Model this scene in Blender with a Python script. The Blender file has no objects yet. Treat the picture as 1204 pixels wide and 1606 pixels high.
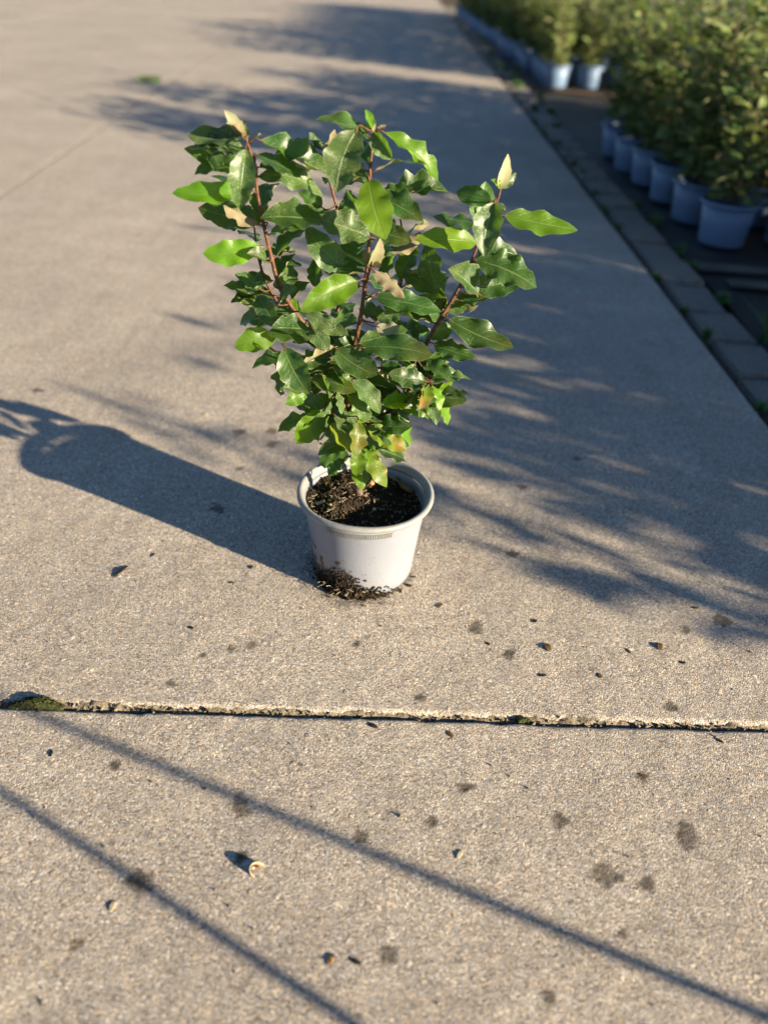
import bpy, bmesh, math, random
import numpy as np
from mathutils import Vector, Matrix

scene = bpy.context.scene
COL = scene.collection
R = math.radians
random.seed(7)

# ------------------------------------------------------------------ camera
CW, CH, CF = 1204.0, 1606.0, 1300.0
CAM = Vector((0.00178, -0.99095, 0.79131))
FW = Vector((0.02140863, 0.82087008, -0.57071357))
RT = Vector((0.99906881, 0.00382287, 0.04297563))
UP = Vector((-0.03745917, 0.57110217, 0.82002385))
cd = bpy.data.cameras.new('camera')
cam = bpy.data.objects.new('camera', cd)
COL.objects.link(cam)
cam.matrix_world = Matrix(((RT.x, UP.x, -FW.x, CAM.x), (RT.y, UP.y, -FW.y, CAM.y),
                           (RT.z, UP.z, -FW.z, CAM.z), (0, 0, 0, 1)))
cd.sensor_fit = 'VERTICAL'
cd.sensor_height = 36.0
cd.lens = CF / CH * 36.0
cd.clip_start = 0.02
cd.clip_end = 800
cd.dof.use_dof = True
cd.dof.focus_distance = 1.06
cd.dof.aperture_fstop = 2.4
scene.camera = cam
scene.render.resolution_x = 767
scene.render.resolution_y = 1024

# ------------------------------------------------------------------ sky, sun, exposure
SUN_EL = math.atan2(0.140, 0.627)
SUN_H = Vector((0.865, -0.502, 0)).normalized()
SUN = Vector((SUN_H.x * math.cos(SUN_EL), SUN_H.y * math.cos(SUN_EL), math.sin(SUN_EL)))
w = bpy.data.worlds.new('World')
scene.world = w
w.use_nodes = True
nt = w.node_tree
sky = nt.nodes.new('ShaderNodeTexSky')
sky.sky_type = 'NISHITA'
sky.sun_disc = False
sky.sun_elevation = SUN_EL
sky.sun_rotation = math.atan2(SUN_H.x, SUN_H.y)
sky.air_density = 0.8
sky.dust_density = 0.3
sky.ozone_density = 3.0
nt.links.new(sky.outputs[0], nt.nodes['Background'].inputs[0])
nt.nodes['Background'].inputs[1].default_value = 0.05
sl = bpy.data.lights.new('sun', 'SUN')
sl.energy = 5.0
sl.angle = R(0.53)
sl.color = (1.0, 0.85, 0.60)
so = bpy.data.objects.new('sun', sl)
COL.objects.link(so)
so.rotation_euler = SUN.to_track_quat('Z', 'Y').to_euler()
so.location = (6, -4, 4)
vs = scene.view_settings
vs.view_transform = 'Standard'
vs.look = 'None'
vs.gamma = 1.0
vs.exposure = 2.1
vs.use_curve_mapping = False


# ------------------------------------------------------------------ helpers
def obj(name, verts, faces, mats, parent=None, smooth=True, uvs=None, midx=None):
    me = bpy.data.meshes.new(name)
    me.from_pydata([tuple(v) for v in verts], [], faces)
    return meshobj(name, me, mats, parent, smooth, uvs, midx)


def meshobj(name, me, mats, parent=None, smooth=True, uvs=None, midx=None):
    for m in (mats if isinstance(mats, (list, tuple)) else [mats]):
        me.materials.append(m)
    if smooth:
        me.polygons.foreach_set('use_smooth', [True] * len(me.polygons))
    if midx is not None:
        me.polygons.foreach_set('material_index', midx)
    if uvs is not None:
        ul = me.uv_layers.new(name='UVMap')
        vi = np.empty(len(me.loops), dtype=np.int32)
        me.loops.foreach_get('vertex_index', vi)
        ul.data.foreach_set('uv', np.asarray(uvs, dtype=np.float32)[vi].ravel())
    me.update()
    o = bpy.data.objects.new(name, me)
    COL.objects.link(o)
    if parent:
        o.parent = parent
    return o


def bmobj(name, bm, mats, parent=None, smooth=True):
    me = bpy.data.meshes.new(name)
    bm.to_mesh(me)
    bm.free()
    return meshobj(name, me, mats, parent, smooth)


def empty(name, loc=(0, 0, 0), parent=None):
    o = bpy.data.objects.new(name, None)
    o.empty_display_size = 0.05
    COL.objects.link(o)
    o.location = loc
    if parent:
        o.parent = parent
    return o


def tag(o, label=None, cat=None, group=None, kind=None):
    if label:
        o['label'] = label
    if cat:
        o['category'] = cat
    if group:
        o['group'] = group
    if kind:
        o['kind'] = kind
    return o


def copy_tree(o, parent=None):
    c = o.copy()
    COL.objects.link(c)
    c.parent = parent
    for ch in o.children:
        copy_tree(ch, c)
    return c


def at(u, v, y):
    """the point of the place that lies at depth y (metres along the driveway) on a sight line"""
    d = FW + RT * ((u - CW / 2) / CF) - UP * ((v - CH / 2) / CF)
    return CAM + d * ((y - CAM.y) / d.y)


def on_ground(u, v, z=0.0):
    d = FW + RT * ((u - CW / 2) / CF) - UP * ((v - CH / 2) / CF)
    return CAM + d * ((z - CAM.z) / d.z)


def hash2(ix, iy, seed):
    h = (ix.astype(np.int64) * 374761393 + iy.astype(np.int64) * 668265263 + seed * 1274126177) & 0xffffffff
    h = ((h ^ (h >> 13)) * 1103515245) & 0xffffffff
    h = ((h ^ (h >> 16)) * 2246822519) & 0xffffffff
    return ((h ^ (h >> 13)) & 0xffffff) / float(0xffffff)


def vnoise(x, y, seed=0):
    ix = np.floor(x); iy = np.floor(y)
    fx = x - ix; fy = y - iy
    fx = fx * fx * (3 - 2 * fx); fy = fy * fy * (3 - 2 * fy)
    a = hash2(ix, iy, seed); b = hash2(ix + 1, iy, seed)
    c = hash2(ix, iy + 1, seed); d = hash2(ix + 1, iy + 1, seed)
    return (a * (1 - fx) + b * fx) * (1 - fy) + (c * (1 - fx) + d * fx) * fy


def tube(pts, radii, n=7, cap=True):
    """verts, faces of a tapered tube along pts"""
    V, F = [], []
    pts = [Vector(p) for p in pts]
    ref = Vector((0.31, 0.9, 0.2)).normalized()
    for i, p in enumerate(pts):
        t = (pts[min(i + 1, len(pts) - 1)] - pts[max(i - 1, 0)]).normalized()
        a = t.cross(ref)
        if a.length < 1e-4:
            a = t.cross(Vector((1, 0, 0)))
        a.normalize()
        b = t.cross(a)
        for k in range(n):
            an = 2 * math.pi * k / n
            V.append(p + (a * math.cos(an) + b * math.sin(an)) * radii[i])
    for i in range(len(pts) - 1):
        for k in range(n):
            F.append((i * n + k, i * n + (k + 1) % n, (i + 1) * n + (k + 1) % n, (i + 1) * n + k))
    if cap:
        F.append(tuple(range(n - 1, -1, -1)))
        F.append(tuple((len(pts) - 1) * n + k for k in range(n)))
    return V, F


def spline(pts, sub=5):
    """Catmull-Rom through pts"""
    P = [Vector(p) for p in pts]
    P = [P[0] * 2 - P[1]] + P + [P[-1] * 2 - P[-2]]
    out = []
    for i in range(1, len(P) - 2):
        for s in range(sub):
            t = s / sub
            a, b, c, d = P[i - 1], P[i], P[i + 1], P[i + 2]
            out.append(0.5 * ((2 * b) + (c - a) * t + (2 * a - 5 * b + 4 * c - d) * t * t + (3 * b - a - 3 * c + d) * t ** 3))
    out.append(P[-2].copy())
    return out


def lathe(profile, n=72, closed=False):
    V, F = [], []
    m = len(profile)
    for k in range(n):
        a = 2 * math.pi * k / n
        for r, z in profile:
            V.append((r * math.cos(a), r * math.sin(a), z))
    for k in range(n):
        k2 = (k + 1) % n
        for i in range(m - 1 + (1 if closed else 0)):
            j = (i + 1) % m
            F.append((k * m + i, k2 * m + i, k2 * m + j, k * m + j))
    return V, F


# ------------------------------------------------------------------ materials
class N:
    """tiny node builder"""
    def __init__(s, name):
        s.m = bpy.data.materials.new(name)
        s.m.use_nodes = True
        s.t = s.m.node_tree
        s.p = s.t.nodes['Principled BSDF']
        s.out = s.t.nodes['Material Output']
        s.c = None

    def n(s, kind, **kw):
        nd = s.t.nodes.new(kind)
        for k, v in kw.items():
            setattr(nd, k, v)
        return nd

    def l(s, a, b):
        s.t.links.new(a, b)

    def co(s, which='Object'):
        if s.c is None:
            s.c = s.n('ShaderNodeTexCoord')
        return s.c.outputs[which]

    def noise(s, scale, detail=3, rough=0.55, vec=None, dist=0.0, out='Fac'):
        nd = s.n('ShaderNodeTexNoise')
        nd.inputs['Scale'].default_value = scale
        nd.inputs['Detail'].default_value = detail
        nd.inputs['Roughness'].default_value = rough
        nd.inputs['Distortion'].default_value = dist
        s.l(vec or s.co(), nd.inputs['Vector'])
        return nd.outputs[out]

    def voro(s, scale, feature='F1', out='Distance', vec=None, rnd=1.0):
        nd = s.n('ShaderNodeTexVoronoi', feature=feature)
        nd.inputs['Scale'].default_value = scale
        nd.inputs['Randomness'].default_value = rnd
        s.l(vec or s.co(), nd.inputs['Vector'])
        return nd.outputs[out]

    def ramp(s, fac, stops, interp='LINEAR'):
        nd = s.n('ShaderNodeValToRGB')
        nd.color_ramp.interpolation = interp
        e = nd.color_ramp.elements
        while len(e) < len(stops):
            e.new(0.5)
        for i, (p, c) in enumerate(stops):
            e[i].position = p
            e[i].color = (c, c, c, 1) if isinstance(c, (int, float)) else (*c, 1)
        s.l(fac, nd.inputs[0])
        return nd.outputs[0]

    def mix(s, fac, a, b, blend='MIX'):
        nd = s.n('ShaderNodeMix', data_type='RGBA', blend_type=blend)
        for sock, v in ((nd.inputs[0], fac), (nd.inputs[6], a), (nd.inputs[7], b)):
            if isinstance(v, (int, float)):
                sock.default_value = v
            elif isinstance(v, tuple):
                sock.default_value = (*v, 1)
            else:
                s.l(v, sock)
        return nd.outputs[2]

    def math(s, op, a, b=0.0, c=0.0, clamp=False):
        nd = s.n('ShaderNodeMath', operation=op)
        nd.use_clamp = clamp
        for i, v in enumerate((a, b, c)):
            if isinstance(v, (int, float)):
                nd.inputs[i].default_value = v
            else:
                s.l(v, nd.inputs[i])
        return nd.outputs[0]

    def bump(s, height, dist, strength=1.0, prev=None):
        nd = s.n('ShaderNodeBump')
        nd.inputs['Strength'].default_value = strength
        nd.inputs['Distance'].default_value = dist
        s.l(height, nd.inputs['Height'])
        if prev is not None:
            s.l(prev, nd.inputs['Normal'])
        return nd.outputs[0]

    def set(s, **kw):
        names = dict(color='Base Color', rough='Roughness', spec='Specular IOR Level', normal='Normal',
                     metal='Metallic', sheen='Sheen Weight', sss='Subsurface Weight', coat='Coat Weight')
        for k, v in kw.items():
            sock = s.p.inputs[names[k]]
            if isinstance(v, (int, float)):
                sock.default_value = v
            elif isinstance(v, tuple):
                sock.default_value = (*v, 1)
            else:
                s.l(v, sock)
        return s


def mat_concrete(name='concrete', base=(0.362, 0.317, 0.270), grit=1.0, stain=True):
    m = N(name)
    co = m.co()
    big = m.noise(2.1, 4, 0.65)
    mid = m.noise(9, 4, 0.65)
    col = m.mix(m.ramp(big, [(0.3, 0.0), (0.7, 1.0)]), tuple(c * 0.82 for c in base), tuple(c * 1.13 for c in base))
    col = m.mix(m.ramp(mid, [(0.35, 0.0), (0.7, 0.55)]), col, (base[0] * 0.80, base[1] * 0.77, base[2] * 0.76))
    # single sand grains, each with its own tone
    vc = m.voro(470, 'F1', 'Color')
    sep = m.n('ShaderNodeSeparateColor')
    m.l(vc, sep.inputs[0])
    g = m.ramp(sep.outputs[0], [(0.0, 0.35), (0.2, 0.72), (0.55, 1.0), (0.85, 1.25), (1.0, 1.9)])
    col = m.mix(0.92, col, g, 'MULTIPLY')
    warm = m.ramp(sep.outputs[1], [(0.0, (0.88, 0.97, 1.12)), (0.5, (1, 1, 1)), (1.0, (1.14, 1.0, 0.80))])
    col = m.mix(0.7, col, warm, 'MULTIPLY')
    # scattered coarser stones
    v2 = m.voro(70, 'F1', 'Distance')
    v2c = m.voro(70, 'F1', 'Color')
    s2 = m.n('ShaderNodeSeparateColor')
    m.l(v2c, s2.inputs[0])
    pick = m.ramp(s2.outputs[0], [(0.80, 0.0), (0.90, 1.0)])
    blob = m.ramp(m.math('ADD', v2, m.math('MULTIPLY', m.noise(170, 2, 0.6), 0.5)), [(0.38, 1.0), (0.52, 0.0)])
    sm = m.math('MULTIPLY', pick, blob)
    stc = m.ramp(s2.outputs[1], [(0.0, (0.10, 0.085, 0.075)), (0.3, (0.42, 0.30, 0.18)), (0.6, (0.58, 0.52, 0.44)), (1.0, (0.66, 0.62, 0.58))])
    col = m.mix(m.math('MULTIPLY', sm, 0.5), col, stc)
    # broom streaks across the driveway
    mp = m.n('ShaderNodeMapping')
    mp.inputs['Scale'].default_value = (2.2, 60, 1)
    m.l(co, mp.inputs[0])
    st = m.noise(1.6, 3, 0.6, mp.outputs[0])
    col = m.mix(m.ramp(st, [(0.45, 0.0), (0.75, 0.35)]), col, (base[0] * 0.72, base[1] * 0.7, base[2] * 0.68))
    if stain:
        at_ = m.n('ShaderNodeAttribute')
        at_.attribute_name = 'stain'
        col = m.mix(at_.outputs['Fac'], col, (0.030, 0.023, 0.016))
    # relief
    gr = m.ramp(m.voro(470, 'F1'), [(0.0, 1.0), (0.75, 0.0)])
    h = m.math('ADD', m.math('MULTIPLY', gr, 0.7), m.math('MULTIPLY', m.noise(380, 4, 0.75), 2.0))
    worn = m.ramp(m.noise(4.5, 4, 0.65), [(0.35, 0.45), (0.65, 1.0)])
    h = m.math('ADD', m.math('MULTIPLY', h, worn), m.math('MULTIPLY', sm, 0.9))
    h = m.math('ADD', h, m.math('MULTIPLY', st, 0.5))
    nb = m.bump(h, 0.00135 * grit, 1.0)
    m.set(color=col, rough=0.88, spec=0.25, normal=nb)
    return m.m


def mat_simple(name, color, rough=0.7, spec=0.3, var=0.25, scale=40, bump=0.0, bscale=60, color2=None):
    m = N(name)
    nz = m.noise(scale, 4, 0.6)
    c2 = color2 or tuple(c * (1 - var) for c in color)
    col = m.mix(m.ramp(nz, [(0.35, 0.0), (0.65, 1.0)]), c2, color)
    m.set(color=col, rough=rough, spec=spec)
    if bump:
        m.set(normal=m.bump(m.noise(bscale, 4, 0.6), bump))
    return m.m


def mat_leaf(name, top, top2, under, trans, specks=0.5, tw=0.32, rough=0.36, brown=0.0, grad=None):
    """green above with a pale midrib, side veins and silvery scales, felted pale below"""
    m = N(name)
    uv = m.n('ShaderNodeUVMap')
    sx = m.n('ShaderNodeSeparateXYZ')
    m.l(uv.outputs[0], sx.inputs[0])
    u, v = sx.outputs[0], sx.outputs[1]
    oi = m.n('ShaderNodeObjectInfo')
    mp = m.n('ShaderNodeVectorMath', operation='ADD')
    m.l(m.co(), mp.inputs[0])
    cx = m.n('ShaderNodeCombineXYZ')
    m.l(m.math('MULTIPLY', oi.outputs['Random'], 37.0), cx.inputs[0])
    m.l(cx.outputs[0], mp.inputs[1])
    vec = mp.outputs[0]
    nz = m.noise(45, 4, 0.6, vec)
    col = m.mix(m.ramp(nz, [(0.3, 0.0), (0.7, 1.0)]), top, top2)
    hv = m.n('ShaderNodeHueSaturation')
    m.l(m.math('MULTIPLY_ADD', oi.outputs['Random'], 0.035, 0.4825), hv.inputs['Hue'])
    m.l(m.math('MULTIPLY_ADD', m.math('FRACT', m.math('MULTIPLY', oi.outputs['Random'], 7.31)), 0.6, 0.72), hv.inputs['Value'])
    m.l(col, hv.inputs['Color'])
    col = hv.outputs[0]
    du = m.math('ABSOLUTE', m.math('SUBTRACT', u, 0.5))
    rib = m.math('SUBTRACT', 1.0, m.math('DIVIDE', du, 0.026, clamp=True), clamp=True)
    # side veins run obliquely out of the midrib
    sv = m.math('SINE', m.math('MULTIPLY', m.math('SUBTRACT', v, m.math('MULTIPLY', du, 0.45)), 58.0))
    vein = m.math('MULTIPLY', m.ramp(sv, [(0.90, 0.0), (0.99, 1.0)]), 0.10)
    edge = m.ramp(du, [(0.465, 0.0), (0.497, 0.6)])
    pale = m.math('MAXIMUM', m.math('MAXIMUM', m.math('MULTIPLY', rib, 0.6), vein), edge)
    col = m.mix(pale, col, (0.21, 0.25, 0.11))
    sp = m.ramp(m.voro(560, 'F1', 'Distance', vec), [(0.18, 1.0), (0.34, 0.0)])
    spm = m.math('MULTIPLY', sp, m.ramp(m.noise(60, 3, 0.7, vec), [(0.42, 0.0), (0.62, specks)]))
    col = m.mix(spm, col, (0.34, 0.36, 0.27))
    dust = m.ramp(m.noise(22, 4, 0.65, vec), [(0.48, 0.0), (0.75, specks * 0.22)])
    col = m.mix(dust, col, (0.18, 0.21, 0.16))
    if grad:
        col = m.mix(m.ramp(m.math('ADD', v, m.math('MULTIPLY', nz, 0.3)), [(0.15, 1.0), (0.75, 0.0)]), col, grad)
    if brown:
        bt = m.math('MULTIPLY', m.ramp(m.noise(26, 3, 0.6, vec), [(0.5, 0.0), (0.62, 1.0)]), m.ramp(v, [(0.45, 0.0), (0.9, brown)]))
        col = m.mix(bt, col, (0.20, 0.085, 0.020))
    ucol = m.mix(m.math('MULTIPLY', pale, 0.6), m.mix(m.ramp(m.noise(160, 3, 0.6, vec), [(0.35, 0.0), (0.7, 1.0)]), tuple(c * 0.72 for c in under), under), (0.42, 0.33, 0.19))
    geo = m.n('ShaderNodeNewGeometry')
    full = m.mix(geo.outputs['Backfacing'], col, ucol)
    hgt = m.math('SUBTRACT', m.math('MULTIPLY', nz, 0.6), m.math('MULTIPLY', m.math('MAXIMUM', rib, m.math('MULTIPLY', vein, 2.0)), 0.8))
    nb = m.bump(hgt, 0.0007, 0.8)
    nb = m.bump(m.noise(420, 2, 0.5, vec), 0.00012, 0.6, nb)
    rgh = m.mix(geo.outputs['Backfacing'], (rough, rough, rough), (0.8, 0.8, 0.8))
    m.set(color=full, rough=rgh, spec=0.36, normal=nb)
    tr = m.n('ShaderNodeBsdfTranslucent')
    tc = m.mix(m.math('MULTIPLY', pale, 0.5), trans, (0.35, 0.40, 0.10))
    m.l(tc, tr.inputs[0])
    m.l(nb, tr.inputs['Normal'])
    ms = m.n('ShaderNodeMixShader')
    ms.inputs[0].default_value = tw
    m.l(m.p.outputs[0], ms.inputs[1])
    m.l(tr.outputs[0], ms.inputs[2])
    m.l(ms.outputs[0], m.out.inputs[0])
    return m.m


def mat_hedge():
    m = N('hedge_leaf')
    nz = m.noise(23, 1, 0.6)
    col = m.ramp(nz, [(0.30, (0.042, 0.085, 0.022)), (0.46, (0.090, 0.140, 0.042)), (0.56, (0.165, 0.205, 0.072)), (0.70, (0.33, 0.31, 0.15))])  # palest stops put sunlit specks of the hedge into the leaf colour
    geo = m.n('ShaderNodeNewGeometry')
    m.set(color=m.mix(geo.outputs['Backfacing'], col, (0.25, 0.27, 0.14)), rough=0.42, spec=0.35)
    tr = m.n('ShaderNodeBsdfTranslucent')
    tr.inputs[0].default_value = (0.22, 0.30, 0.04, 1)
    ms = m.n('ShaderNodeMixShader')
    ms.inputs[0].default_value = 0.25
    m.l(m.p.outputs[0], ms.inputs[1])
    m.l(tr.outputs[0], ms.inputs[2])
    m.l(ms.outputs[0], m.out.inputs[0])
    return m.m


def mat_pot():
    m = N('pot_plastic')
    nz = m.noise(6, 4, 0.6)
    col = m.mix(m.ramp(nz, [(0.35, 0.0), (0.7, 1.0)]), (0.152, 0.164, 0.200), (0.176, 0.187, 0.222))
    # splashed soil low down on one side, plus flecks
    sx = m.n('ShaderNodeSeparateXYZ')
    m.l(m.co(), sx.inputs[0])
    low = m.ramp(m.math('MULTIPLY', sx.outputs[2], 9.0), [(0.0, 1.0), (0.85, 0.0)])
    side = m.ramp(m.math('MULTIPLY_ADD', sx.outputs[0], 8.0, 0.62), [(0.0, 1.0), (0.35, 1.0), (0.85, 0.0)])
    dm = m.math('MULTIPLY', low, side)
    thr = m.math('ADD', m.noise(70, 5, 0.7), m.math('MULTIPLY', dm, 0.40))
    dirt = m.ramp(thr, [(0.69, 0.0), (0.76, 1.0)])
    wash = m.math('MULTIPLY', m.ramp(m.math('ADD', m.noise(18, 4, 0.7), m.math('MULTIPLY', dm, 0.5)), [(0.62, 0.0), (0.9, 0.75)]), 1.0)
    fl = m.math('MULTIPLY', m.ramp(m.voro(210, 'F1', 'Distance'), [(0.10, 1.0), (0.16, 0.0)]), m.ramp(m.noise(40, 3, 0.7), [(0.46, 0.0), (0.60, 1.0)]))
    col = m.mix(wash, col, (0.20, 0.155, 0.105))
    col = m.mix(m.math('MAXIMUM', dirt, m.math('MULTIPLY', fl, 0.9)), col, (0.035, 0.026, 0.017))
    m.set(color=col, rough=0.48, spec=0.4, normal=m.bump(m.noise(140, 3, 0.6), 0.0003, 0.6))
    return m.m


M = {}
M['concrete'] = mat_concrete()
M['kerb'] = mat_concrete('kerb_concrete', (0.21, 0.19, 0.165), 1.6, stain=False)
M['filler'] = mat_simple('joint_sand', (0.24, 0.20, 0.145), 0.95, 0.1, 0.6, 120, 0.003, 260, (0.07, 0.055, 0.038))
M['old_joint'] = mat_simple('old_joint_dirt', (0.19, 0.16, 0.13), 0.95, 0.1, 0.5, 9)
M['earth'] = mat_simple('earth', (0.10, 0.075, 0.05), 0.95, 0.1, 0.5, 3, 0.02, 20)
M['soil'] = mat_simple('potting_soil', (0.030, 0.021, 0.014), 0.95, 0.15, 0.6, 140, 0.003, 240, (0.010, 0.007, 0.005))
M['crumb'] = mat_simple('soil_crumb', (0.035, 0.024, 0.015), 0.95, 0.15, 0.6, 60)
M['wood'] = mat_simple('wood_chip', (0.36, 0.22, 0.10), 0.85, 0.2, 0.5, 120)
M['fibre'] = mat_simple('pale_fibre', (0.45, 0.38, 0.26), 0.9, 0.1, 0.4, 80)
M['moss'] = mat_simple('moss', (0.050, 0.056, 0.020), 0.95, 0.1, 0.5, 130, 0.004, 300, (0.016, 0.020, 0.008))
M['pot'] = mat_pot()
M['rim'] = mat_simple('pot_rim_plastic', (0.205, 0.205, 0.205), 0.5, 0.4, 0.28, 26, 0.0005, 120)
M['rib_shade'] = mat_simple('pot_rib_shade', (0.16, 0.155, 0.15), 0.7, 0.2, 0.3, 200)  # darker plastic tone: shade between the pot ridges put into the colour
M['back_pot'] = mat_simple('nursery_pot_plastic', (0.105, 0.16, 0.26), 0.5, 0.4, 0.22, 9, 0.0004, 90)
M['bark'] = mat_simple('red_brown_bark', (0.115, 0.046, 0.020), 0.55, 0.35, 0.5, 180, 0.0012, 420, (0.045, 0.019, 0.010))
M['bark_old'] = mat_simple('grey_brown_bark', (0.17, 0.12, 0.08), 0.8, 0.2, 0.5, 150, 0.002, 320, (0.06, 0.042, 0.03))
M['leaf'] = mat_leaf('leaf_green', (0.011, 0.036, 0.007), (0.026, 0.066, 0.010), (0.30, 0.26, 0.16), (0.16, 0.34, 0.006), 0.5, 0.34, 0.37, 0.15)
M['leaf_sage'] = mat_leaf('leaf_dusty', (0.026, 0.058, 0.014), (0.056, 0.104, 0.024), (0.33, 0.31, 0.22), (0.17, 0.33, 0.012), 1.0, 0.30, 0.41, 0.1)
M['leaf_lime'] = mat_leaf('leaf_sunlit', (0.050, 0.125, 0.003), (0.092, 0.185, 0.005), (0.28, 0.30, 0.13), (0.30, 0.54, 0.006), 0.25, 0.44, 0.42)  # sunlit lime brightness of these leaves is put into the colour
M['leaf_yellow'] = mat_leaf('leaf_yellowing', (0.062, 0.105, 0.008), (0.115, 0.140, 0.010), (0.26, 0.26, 0.09), (0.28, 0.36, 0.008), 0.3, 0.34, 0.42, 0.95)
M['leaf_young'] = mat_leaf('leaf_young_felt', (0.25, 0.225, 0.13), (0.31, 0.285, 0.18), (0.30, 0.265, 0.165), (0.30, 0.24, 0.08), 0.5, 0.25, 0.75, 0, (0.15, 0.155, 0.06))
M['leaf_tan'] = mat_leaf('leaf_tan_felt', (0.115, 0.098, 0.052), (0.17, 0.145, 0.082), (0.18, 0.15, 0.09), (0.16, 0.10, 0.03), 0.6, 0.2, 0.7, 0.5, (0.09, 0.085, 0.03))
M['hedge'] = mat_hedge()
M['weed'] = mat_simple('weed_green', (0.07, 0.15, 0.03), 0.6, 0.3, 0.4, 30)
M['timber'] = mat_simple('weathered_board', (0.10, 0.09, 0.078), 0.85, 0.2, 0.35, 12, 0.002, 40)
M['red_timber'] = mat_simple('brown_board', (0.085, 0.055, 0.042), 0.85, 0.2, 0.4, 12, 0.002, 40)
M['shell'] = mat_simple('snail_shell', (0.52, 0.36, 0.19), 0.35, 0.5, 0.5, 160, 0.0006, 300, (0.30, 0.17, 0.08))
M['dark_bit'] = mat_simple('dark_debris', (0.022, 0.018, 0.014), 0.7, 0.3, 0.5, 200)
M['dry'] = mat_simple('dry_leaf', (0.13, 0.085, 0.04), 0.8, 0.2, 0.5, 150)
M['steel'] = mat_simple('galvanised_steel', (0.36, 0.37, 0.38), 0.45, 0.5, 0.2, 30)


def mat_membrane():
    m = N('woven_membrane')
    wv = m.n('ShaderNodeTexWave')
    wv.inputs['Scale'].default_value = 90
    m.l(m.co(), wv.inputs[0])
    dirt = m.ramp(m.noise(2.5, 5, 0.65), [(0.5, 0.0), (0.85, 0.6)])
    col = m.mix(dirt, (0.014, 0.015, 0.018), (0.085, 0.07, 0.052))
    m.set(color=col, rough=0.6, spec=0.4, normal=m.bump(wv.outputs[1], 0.001, 0.5, m.bump(m.noise(7, 3, 0.6), 0.02, 0.5)))
    return m.m


M['membrane'] = mat_membrane()

# ------------------------------------------------------------------ ground, driveway slabs
gv = [(-300, -300, -0.10), (300, -300, -0.10), (300, 300, -0.10), (-300, 300, -0.10)]
tag(obj('ground', gv, [(0, 1, 2, 3)], M['earth'], smooth=False), kind='structure')
bv = [(-9.6, -6, -0.045), (0.835, -6, -0.045), (0.835, 26, -0.045), (-9.6, 26, -0.045)]
drive = tag(obj('driveway', bv, [(0, 1, 2, 3)], M['earth'], smooth=False), kind='structure')

STAINS = [(376, 1265, 17), (217, 1380, 18), (378, 1342, 10), (566, 1314, 9), (748, 986, 12), (797, 1027, 11),
          (877, 1284, 12), (1075, 1309, 16), (953, 1371, 17), (1011, 1386, 11), (731, 1235, 11), (676, 1288, 11),
          (1131, 974, 11), (1073, 990, 8), (428, 677, 8), (376, 678, 9), (427, 697, 8), (376, 735, 6), (341, 797, 11),
          (611, 1497, 12), (180, 1200, 8), (975, 1465, 8), (60, 612, 8), (1008, 1218, 7), (270, 1070, 7), (660, 1095, 8),
          (905, 720, 6), (820, 765, 7), (1050, 1108, 8), (448, 664, 6), (120, 1480, 8), (860, 1560, 9), (395, 1012, 7),
          (318, 1028, 6), (560, 1010, 6), (930, 1130, 7), (803, 870, 9), (362, 1017, 6)]
STAINP = [(on_ground(u, v), r * (on_ground(u, v) - CAM).length / CF) for u, v, r in STAINS]


def axis(a, b, lo, hi, fine, coarse):
    """coordinates from a to b, fine between lo and hi"""
    out = [a]
    x = a
    while x < b - 1e-6:
        d = 0 if lo <= x <= hi else min(abs(x - lo), abs(x - hi))
        x += min(coarse, fine + d * 0.25)
        out.append(min(x, b))
    if out[-1] - out[-2] < fine * 0.3 and len(out) > 2:
        out.pop(-2)
    return np.array(out)


def relief(X, Y):
    k = np.clip((X + 1.29) / .25, 0, 1) * np.clip((4.66 - Y) / .5, 0, 1)
    return ((vnoise(X * 3, Y * 3, 5) - 0.5) * 0.003 + (vnoise(X * 14, Y * 14, 6) - 0.5) * 0.0014 + (vnoise(X * 60, Y * 60, 7) - 0.5) * 0.0008) * k


def surf(x, y):
    return float(relief(np.array([x]), np.array([y]))[0]) - (0.0012 if y < -.293 else 0)


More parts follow.
